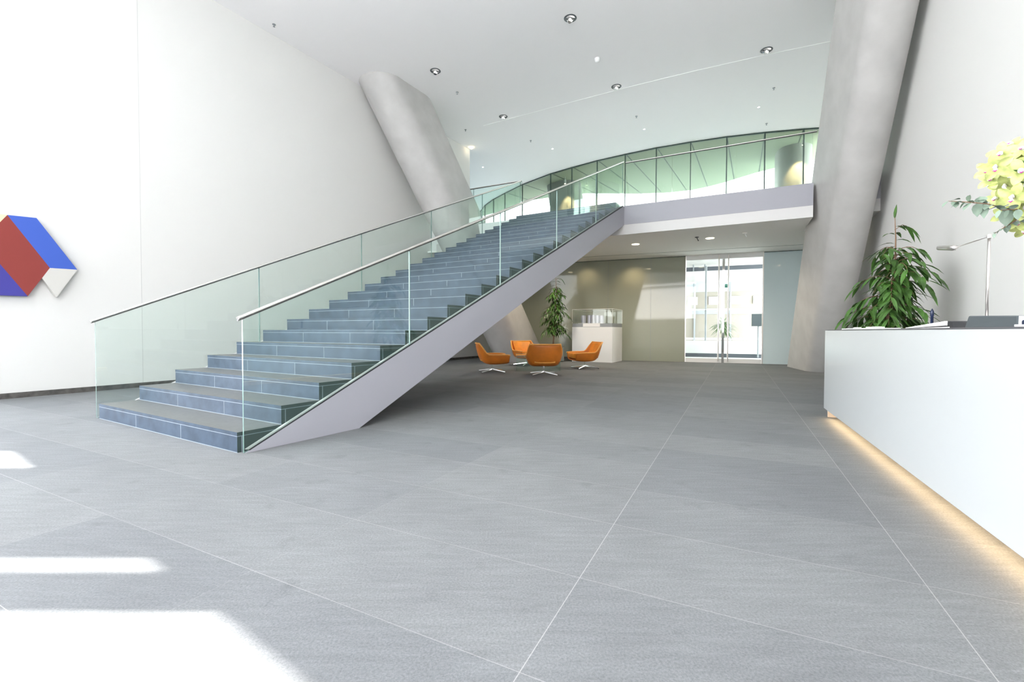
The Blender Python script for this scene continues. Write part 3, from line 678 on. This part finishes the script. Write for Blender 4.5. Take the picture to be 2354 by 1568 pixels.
# ------------------------------------------------------------------ shaped canvas on the left wall
art = tag(empty('shaped_canvas', (WL(0)[0], WL(0)[1], 0)), 'large shaped canvas in red, blue and white on the left wall', 'artwork')
def awp(s, z, o=.02): p = WL0 + WLd * s + WLn * o - WL0; return Vector((p.x, p.y, z))
for nm, m_, poly in (('red_panel', 'red', [(.092, 2.606), (.511, 1.911), (.275, 1.473), (-.16, 2.19)]),
                     ('blue_panel', 'blue', [(.092, 2.606), (.381, 2.626), (.815, 1.921), (.511, 1.911)]),
                     ('white_panel', 'offwhite', [(.511, 1.911), (.815, 1.921), (.580, 1.481), (.426, 1.75)]),
                     ('navy_panel', 'navy', [(-.16, 2.19), (.275, 1.473), (-.45, 1.46), (-.60, 1.9)]),
                     ('yellow_panel', 'yellow', [(.092, 2.606), (-.16, 2.19), (-.60, 1.9), (-.40, 2.59)])):
    g = MB(); g.slab([awp(s, z) for s, z in poly], V2(WLn * .075), M[m_]); g.build(nm, art)

# ------------------------------------------------------------------ reception desk
KD = Vector((.4256, .9049)); KN = Vector((.9049, -.4256)); K0 = KN * 1.0783     # along the front, into the staff side
def KP(s, o, z=0): p = K0 + KD * s + KN * o; return Vector((p.x, p.y, z))
sF = 6.238; sN = -.9
dk = tag(empty('reception_desk', tuple(KP(sF, 0))), 'long white reception desk glowing underneath, at the right', 'desk')
def kbox(s0, s1, o0, o1, z0, z1, m, name, parent=dk, origin=None):
    org = KP(sF, 0) if origin is None else origin
    g = MB(); q = [KP(s0, o0, z0), KP(s1, o0, z0), KP(s1, o1, z0), KP(s0, o1, z0)]; q2 = [v + Vector((0, 0, z1 - z0)) for v in q]
    g.hexa([v - org for v in q], [v - org for v in q2], M[m]); return g.build(name, parent)
kbox(sN, sF, 0, .03, .10, .998, 'white', 'front_panel')
kbox(sF - .03, sF, .03, .85, .10, .998, 'white', 'end_panel')
kbox(sN, sF - .001, .004, .85, .999, 1.008, 'worktop', 'worktop')
kbox(sN, sF - .03, .03, .85, .10, .12, 'whitematt', 'bottom_panel')
kbox(sN, sF - .04, .26, .80, 0, .0995, 'warmplinth', 'plinth')
kbox(sF - .03, sF - .004, .035, .85, 0, .0995, 'warmplinth', 'end_support')
kbox(sN + .2, sF - .12, .060, .072, .090, .0995, 'led', 'light_strip')
ld = bpy.data.lights.new('desk_light', 'AREA'); ld.shape = 'RECTANGLE'; ld.size = sF - sN - .3; ld.size_y = .03; ld.energy = 5.5; ld.color = (1, .72, .40)
lo = bpy.data.objects.new('desk_light', ld); COL.objects.link(lo); lo.location = KP((sF + sN) / 2, .05, .088); lo.rotation_euler = (0, 0, math.atan2(KD.y, KD.x))

TOP = 1.008
def dthing(name, s, o, label, cat, group=None): return tag(empty(name, tuple(KP(s, o, TOP)), math.atan2(KD.y, KD.x)), label, cat, group)
# local axes: x along the desk away from the viewer, y = towards the visitors' side (left)
t = dthing('paper_tray', 5.4, .20, 'flat white tray of small cards at the far left end of the desk', 'tray')
g = MB(); g.box((0, 0, .006), 1.0, .22, .012, M['paper']); g.build('tray', t)
rnd = random.Random(3)
for k in range(6): g = MB(); g.box((rnd.uniform(-.45, .4), rnd.uniform(-.06, .06), .012 + .006), .09, .05, .012, M['paper']); g.build('card_stack', t)
t = dthing('pen', 5.17, .60, 'dark blue pen standing upright in a holder on the desk', 'pen')
g = MB(); g.tube([(0, 0, .02), (0, 0, .12), (0, 0, .125), (0, 0, .160), (0, 0, .185)], [.011, .011, .014, .013, .002], M['pen'], 10); g.build('barrel', t, smooth=True)
g = MB(); g.lathe([(.0092, .058), (.0092, .064)], (0, 0, 0), M['lip'], 10); g.build('ring', t)
g = MB(); g.lathe([(.03, 0), (.03, .012), (.012, .022)], (0, 0, 0), M['darkgrey'], 14); g.build('holder', t)
t = dthing('open_folder', 3.98, .30, 'open folder with white sheets lying on the desk left of the dark box', 'folder')
g = MB(); g.hexa([(-.32, -.11, 0), (.40, -.11, 0), (.40, .11, 0), (-.32, .11, 0)], [(-.32, -.11, .010), (.40, -.11, .003), (.40, .11, .003), (-.32, .11, .010)], M['paper']); g.build('lower_sheets', t)
g = MB(); g.hexa([(-.28, -.11, .020), (.40, -.11, .005), (.40, .11, .005), (-.28, .11, .020)], [(-.26, -.11, .046), (.40, -.11, .010), (.40, .11, .010), (-.26, .11, .046)], M['paper']); g.build('upper_sheets', t)
g = MB(); g.hexa([(-.38, -.105, .0), (-.285, -.105, .0), (-.285, .105, .0), (-.38, .105, .0)], [(-.35, -.105, .042), (-.29, -.105, .046), (-.29, .105, .046), (-.35, .105, .042)], M['black']); g.build('spine', t)
t = dthing('document_holder', 3.60, .56, 'small sloping grey document holder beside the dark box', 'document holder')
g = MB(); g.hexa([(-.03, -.10, 0), (.09, -.10, 0), (.09, .10, 0), (-.03, .10, 0)], [(-.02, -.08, .068), (.08, -.08, .058), (.08, .08, .058), (-.02, .08, .068)], M['grey']); bevel(g.build('tray', t), .006)
g = MB(); g.box((-.037, 0, .036), .012, .20, .072, M['darkgrey']); g.build('end_plate', t)
t = dthing('desk_organiser', 3.19, .30, 'dark grey box with raised sloping front on the desk under the lamp', 'desk box')
g = MB(); g.hexa([(-.22, -.10, 0), (.30, -.10, 0), (.30, .10, 0), (-.22, .10, 0)], [(-.20, -.09, .058), (.28, -.09, .071), (.28, .09, .071), (-.20, .09, .058)], M['darkgrey']); bevel(g.build('body', t), .006)
g = MB(); g.box((-.222, 0, .028), .008, .19, .054, M['paper']); g.build('end_plate', t)
t = dthing('desk_phone', 2.80, .28, 'dark telephone at the right edge of the picture on the desk', 'telephone')
g = MB(); g.hexa([(-.14, -.09, 0), (.12, -.09, 0), (.12, .09, 0), (-.14, .09, 0)], [(-.14, -.09, .028), (.12, -.09, .036), (.12, .09, .036), (-.14, .09, .028)], M['pen']); bevel(g.build('body', t), .008)
g = MB(); g.box((0, .055, .046), .20, .045, .022, M['darkgrey']); bevel(g.build('handset', t), .008)
t = dthing('small_box', 2.77, .12, 'tiny white box on the desk edge right of the dark box', 'box')
g = MB(); g.box((0, 0, .006), .022, .022, .012, M['paper']); g.build('body', t)
# desk lamp
t = tag(empty('desk_lamp', tuple(KP(4.264, .60, TOP))), 'slender steel desk lamp with a long tilted arm', 'lamp'); o0 = KP(4.264, .60, TOP)
top = Vector((3.333, 3.14, 1.655)) - o0; hd = Vector((3.55, 3.60, 1.662)) - o0; hd2 = Vector((3.667, 3.853, 1.707)) - o0
g = MB(); g.tube([(0, 0, .01), (top.x, top.y, top.z)], .0085, M['steel'], 12); g.build('pole', t, smooth=True)
g = MB(); g.lathe([(.085, 0), (.085, .010), (.012, .016)], (0, 0, 0), M['steel'], 24); g.build('base', t)
g = MB(); g.tube([top, hd], .004, M['steel'], 8); g.build('arm', t, smooth=True)
g = MB(); g.tube([hd + Vector((0, 0, -.02)), hd, hd + Vector((.02, .04, .006)), hd2], [.006, .020, .028, .024], M['steel'], 12, flat=.8); g.build('lamp_head', t, smooth=True)
g = MB(); g.tube([top + Vector((0, 0, -.012)), top + Vector((0, 0, .012))], .013, M['steel'], 12); g.build('joint', t)

# ------------------------------------------------------------------ orchid and eucalyptus arrangement
FO = KP(1.79, .33, TOP)
fw = tag(empty('flower_arrangement', tuple(FO)), 'vase of yellow green orchids with eucalyptus sprigs on the desk', 'flowers')
g = MB(); g.lathe([(.055, 0), (.07, .02), (.085, .15), (.07, .28), (.06, .32), (.055, .32), (.064, .27), (.07, .05)], (0, 0, 0), M['whitematt'], 28); g.build('vase', fw, smooth=True)
rnd = random.Random(21)
CC = Vector((-.03, .0, .585))
def W(x, y, z): return Vector((x, y, z)) - FO
def orchid(c, face, s, roll):
    face = Vector(face).normalized(); up = Vector((0, 0, 1)); a = face.cross(up).normalized(); b2 = a.cross(face).normalized(); g = MB()
    for k in range(5):
        an = roll + 2 * math.pi * k / 5 + math.pi / 2; d = a * math.cos(an) + b2 * math.sin(an); side = face.cross(d).normalized()
        vs = []; fs = []
        for i, (tt, ww) in enumerate(((.05, .25), (.3, .85), (.55, 1), (.8, .75), (1, .12))):
            cc = c + d * s * tt * .95 + face * s * (.55 * tt - .45 * tt * tt); vs += [cc - side * s * .31 * ww + face * s * .07, cc, cc + side * s * .31 * ww + face * s * .07]
        for i in range(4): q = i * 3; fs += [(q, q + 1, q + 4, q + 3), (q + 1, q + 2, q + 5, q + 4)]
        g.add(vs, fs, M['petal'])
    o = g.build('orchid_flower', fw, smooth=True); sb_ = o.modifiers.new('smooth', 'SUBSURF'); sb_.levels = 1; sb_.render_levels = 1
    g = MB(); l0 = c + face * s * .12; dn = (-b2 * .8 + face * .6).normalized()
    g.tube([l0 + b2 * s * .12, l0 + face * s * .25, l0 + face * s * .30 + dn * s * .20, l0 + face * s * .2 + dn * s * .34], [s * .07, s * .15, s * .16, s * .05], M['lip'], 10); g.build('lip', o, smooth=True)
    g = MB(); m0 = l0 + face * s * .33 + dn * s * .22; g.tube([m0 - a * s * .09, m0 - b2 * s * .07 + face * s * .03, m0 + a * s * .09], [s * .02, s * .045, s * .02], M['magenta'], 8); g.build('lip_mark', o, smooth=True)
# flower heads by place: x along the picture, depth 1.70 - 1.95 m from the viewer
def fp(px, py, d): return Vector(((px - 1177) / 1027.9 * d, d, .985 + (761 - py) / 1027.9 * d)) - FO
heads = [(2296, 352, 1.80, .062), (2345, 345, 1.84, .06), (2282, 385, 1.76, .064), (2330, 398, 1.74, .068), (2268, 415, 1.82, .055), (2300, 425, 1.79, .058), (2350, 425, 1.78, .062), (2325, 452, 1.74, .066), (2370, 375, 1.76, .07),
         (2352, 472, 1.77, .066), (2300, 497, 1.84, .05), (2336, 500, 1.82, .06), (2380, 450, 1.72, .07), (2410, 400, 1.8, .07), (2400, 350, 1.85, .065), (2420, 480, 1.8, .07), (2385, 510, 1.85, .06)]
ctr = fp(2370, 430, 1.92)
rn2 = random.Random(8)
heads = [(a + rn2.uniform(-4, 4), b_ + rn2.uniform(-4, 4), d, s * .86) for a, b_, d, s in heads] + [(2310, 372, 1.88, .05), (2262, 392, 1.90, .05), (2325, 428, 1.9, .05), (2285, 455, 1.88, .045), (2360, 410, 1.9, .06), (2318, 338, 1.9, .05), (2345, 520, 1.86, .05)]
for i, (px, py, d, s) in enumerate(heads):
    c = fp(px, py, d); fc = (c - ctr).normalized() * .7 + (Vector((0, 0, .985)) - (c + FO)).normalized() * .75 + Vector((rnd.uniform(-.5, .5), rnd.uniform(-.3, .3), rnd.uniform(-.5, .5))); orchid(c, fc, s, rnd.uniform(-.6, .6))
g = MB(); neck = Vector((0, 0, .31))
for i in range(9):
    c = fp(*heads[(i * 2) % len(heads)][:3]) - (fp(*heads[(i * 2) % len(heads)][:3]) - ctr).normalized() * .03
    g.tube([neck + Vector((rnd.uniform(-.03, .03), rnd.uniform(-.03, .03), -.1)), neck.lerp(ctr, .6), c], [.006, .005, .003], M['leaf'], 6)
g.build('stem', fw, smooth=True)
def sprig(pts, n, s, seed):
    rn = random.Random(seed); g = MB(); pts = [Vector(p) for p in pts]; g.tube(pts, [.0022] * (len(pts) - 1) + [.001], M['bark'], 5)
    for k in range(n):
        t = .12 + .88 * k / (n - 1); q = t * (len(pts) - 1); i = min(len(pts) - 2, int(q)); c = pts[i].lerp(pts[i + 1], q - i); dd = (pts[i + 1] - pts[i]).normalized()
        sd = dd.cross(Vector((0, 1, 0))).normalized() * (1 if k % 2 else -1)
        leaf_mesh(g, c, dd * rn.uniform(-.2, .9) + sd * rn.uniform(.1, 1) + Vector((rn.uniform(-.3, .3), rn.uniform(-.6, .4), rn.uniform(-.7, .4))), s * (1.1 - .45 * t) * rn.uniform(.6, 1.15), s * (1.1 - .4 * t) * rn.uniform(.55, 1.0), M['euc'], .3, .08)
    g.build('eucalyptus_sprig', fw, smooth=True)
sprig([ctr, fp(2320, 482, 1.80), fp(2262, 468, 1.78), fp(2215, 464, 1.80), fp(2172, 462, 1.84)], 24, .050, 1)
sprig([ctr + Vector((0, 0, -.03)), fp(2345, 495, 1.78), fp(2312, 515, 1.80), fp(2280, 535, 1.82)], 16, .026, 2)
sprig([ctr, fp(2390, 520, 1.85), fp(2420, 545, 1.85)], 12, .035, 3)
sprig([ctr, fp(2330, 480, 1.74), fp(2290, 482, 1.74)], 8, .04, 4)

# ------------------------------------------------------------------ ceiling fittings
def recessed(x, y, z, label, r=.13):
    t = tag(empty('recessed_spotlight', (x, y, z)), label, 'spotlight', 'recessed spotlights in the hall ceiling')
    g = MB(); n = 20; vs = []; fs = []
    for rr, zz in ((r, -.003), (r * .80, -.012), (r * .72, -.003)):
        for k in range(n): a = 2 * math.pi * k / n; vs.append((rr * math.cos(a), rr * math.sin(a), zz))
    for i in range(2):
        for k in range(n): fs.append((i * n + k, i * n + (k + 1) % n, (i + 1) * n + (k + 1) % n, (i + 1) * n + k))
    g.add(vs, fs, M['darkgrey']); g.build('bezel', t)
    g = MB(); g.tube([(-.02, .03, -.002), (.0, .0, -.05)], [r * .42, r * .40], M['chrome'], 14); hh = g.build('lamp_head', t)
    g = MB(); g.tube([(-r * .72, 0, -.012), (0, -.02, -.03), (r * .72, 0, -.012)], .008, M['black'], 6); g.build('bracket', t)
    g = MB(); g.lathe([(r * .33, -.052), (r * .33, -.051)], (0, 0, 0), M['lampw'], 14); g.build('lens', t)
for x, y, lb_ in ((1.17, 9.241, 'recessed spotlight nearest to the viewer, high in the hall ceiling'), (5.736, 10.251, 'recessed spotlight beside the right end of the ceiling joint'), (-1.891, 11.094, 'recessed spotlight right of the top of the left column'),
                  (2.699, 11.775, 'recessed spotlight at the middle of the ceiling joint'), (-.275, 13.418, 'recessed spotlight at the left end of the ceiling joint')):
    recessed(x, y, CZ, lb_)
t = tag(empty('smoke_detector', (1.972, 10.572, CZ)), 'white dome smoke detector between two recessed spotlights', 'smoke detector')
g = MB(); g.lathe([(.06, 0), (.06, -.02), (.05, -.075), (.02, -.095)], (0, 0, 0), M['paper'], 18); g.build('housing', t, smooth=True)
spr = None
for x, y, lb_ in ((-1.478, 12.07, 'small grey sprinkler in the ceiling, nearest the left column top'), (-1.488, 14.285, 'small grey sprinkler in the ceiling above the far end of the left column'), (.608, 15.08, 'small grey sprinkler in the ceiling right of the leftmost lit pinhole'),
                  (3.664, 13.371, 'small grey sprinkler just in front of the lit pinhole light'), (6.821, 11.819, 'small grey sprinkler left of the large right column, nearer one'), (7.767, 13.821, 'small grey sprinkler close to the facade glass by the right column'), (-4.965, 9.443, 'small grey sprinkler left of the left column in the bright ceiling')):
    if spr is None:
        spr = empty('sprinkler'); g = MB(); g.lathe([(.035, -.001), (.035, -.006), (.012, -.008), (.010, -.045), (.022, -.05)], (0, 0, 0), M['grey'], 12); g.build('head', spr); o = spr
    else: o = copy_tree(spr)
    o.location = (x, y, CZ); tag(o, lb_, 'sprinkler', 'sprinklers in the hall ceiling')
pin = None
for x, y, lb_ in ((4.148, 14.224, 'lit pinhole downlight in the ceiling near the curved glass'), (1.396, 15.752, 'lit pinhole downlight above the middle of the stair head'), (-1.148, 17.508, 'lit pinhole downlight right of the wall corner, farthest left'), (6.973, 12.816, 'lit pinhole downlight between the sprinklers by the right column')):
    if pin is None:
        pin = empty('pinhole_downlight'); g = MB(); g.lathe([(.04, -.001), (.04, -.005)], (0, 0, 0), M['paper'], 12); g.build('bezel', pin); g = MB(); g.lathe([(.026, -.005), (.026, -.009)], (0, 0, 0), M['lampw'], 12); g.build('lens', pin); o = pin
    else: o = copy_tree(pin)
    o.location = (x, y, CZ); tag(o, lb_, 'downlight', 'lit pinhole downlights')
# warm wall spot at the end of the left wall
def spot(loc, to, e, size, col=(1, .76, .45), blend=.6, name='spot_beam', r=.03):
    l = bpy.data.lights.new(name, 'SPOT'); l.energy = e; l.spot_size = math.radians(size); l.spot_blend = blend; l.color = col; l.shadow_soft_size = r
    o = bpy.data.objects.new(name, l); COL.objects.link(o); o.location = loc; o.rotation_euler = (Vector(to) - Vector(loc)).to_track_quat('-Z', 'Y').to_euler(); return o
t = tag(empty('wall_spotlight', (-1.42, 15.62, CZ)), 'small warm spotlight at the far top corner of the left wall', 'spotlight')
g = MB(); g.lathe([(.05, -.001), (.045, -.05)], (0, 0, 0), M['lamp'], 14); g.build('lens', t)
# lower ceiling
dl = None
for x, y, lb_ in ((3.424, 12.475, 'lit round downlight in the lower ceiling nearest the staircase'), (5.122, 11.643, 'lit round downlight in the lower ceiling above the double door'),
                  (.55, 13.6, 'added unseen round downlight under the stair head, fill for the lower lobby'), (7.35, 10.25, 'added unseen round downlight behind the large right column, fill for the lower lobby')):  # these two are added out of sight to brighten the lower lobby
    if dl is None:
        dl = empty('round_downlight'); g = MB(); g.lathe([(.125, -.001), (.115, -.008)], (0, 0, 0), M['paper'], 20); g.build('bezel', dl); g = MB(); g.lathe([(.10, -.008), (.10, -.012)], (0, 0, 0), M['lamp'], 20); g.build('lens', dl); o = dl
    else: o = copy_tree(dl)
    o.location = (x, y, LZ); tag(o, lb_, 'downlight', 'downlights under the deck')
    spot((x, y, LZ - .03), (x, y, 0), 60, 150, col=(1, .86, .66))
spot((*BW(.35, .55), LZ - .05), (*BW(.35, .0), 1.7), 16, 110, r=.08, blend=1); spot((*BW(-1.2, .5), LZ - .05), (*BW(-1.2, .0), 2.0), 9, 110, r=.08, blend=1)
for x, y, lb_, up_ in ((4.741, 11.54, 'black sprinkler hanging left of the downlight over the door', 'black'), (5.70, 11.021, 'silver sprinkler hanging right of the downlight over the door', 'steel')):
    t = tag(empty('ceiling_sprinkler', (x, y, LZ)), lb_, 'sprinkler', 'sprinklers under the deck')
    g = MB(); g.lathe([(.05, -.001), (.05, -.012), (.02, -.02)], (0, 0, 0), M[up_], 14); g.build('rose', t)
    g = MB(); g.tube([(0, 0, -.018), (.02, 0, -.06), (.045, 0, -.10)], [.012, .009, .014], M[up_ if up_ == 'black' else 'paper'], 8); g.build('head', t)
# spotlights outside the glass that light the outer columns
for x, y, tx, ty, tz, lb_, e in ((9.50, 14.75, 9.78, 15.35, 6.4, 'small white cylinder spotlight outside by the right outer column', 95), (2.18, 18.65, 2.40, 19.3, 6.3, 'small white cylinder spotlight outside by the left outer column', 95)):
    t = tag(empty('cylinder_spotlight', (x, y, CZ + .02)), lb_, 'spotlight', 'cylinder spotlights outside the glass')
    g = MB(); g.tube([(0, 0, -.12), (0, 0, -.28)], .045, M['paper'], 14); g.build('housing', t); g = MB(); g.tube([(0, 0, 0), (0, 0, -.12)], .01, M['paper'], 8); g.build('stem', t)
    g = MB(); g.lathe([(.035, -.281), (.035, -.285)], (0, 0, 0), M['lamp'], 14); g.build('lens', t)
    spot((x, y, CZ - .30), (tx, ty, tz - .35), e * 1.5, 62, col=(1, .68, .34), r=.03)
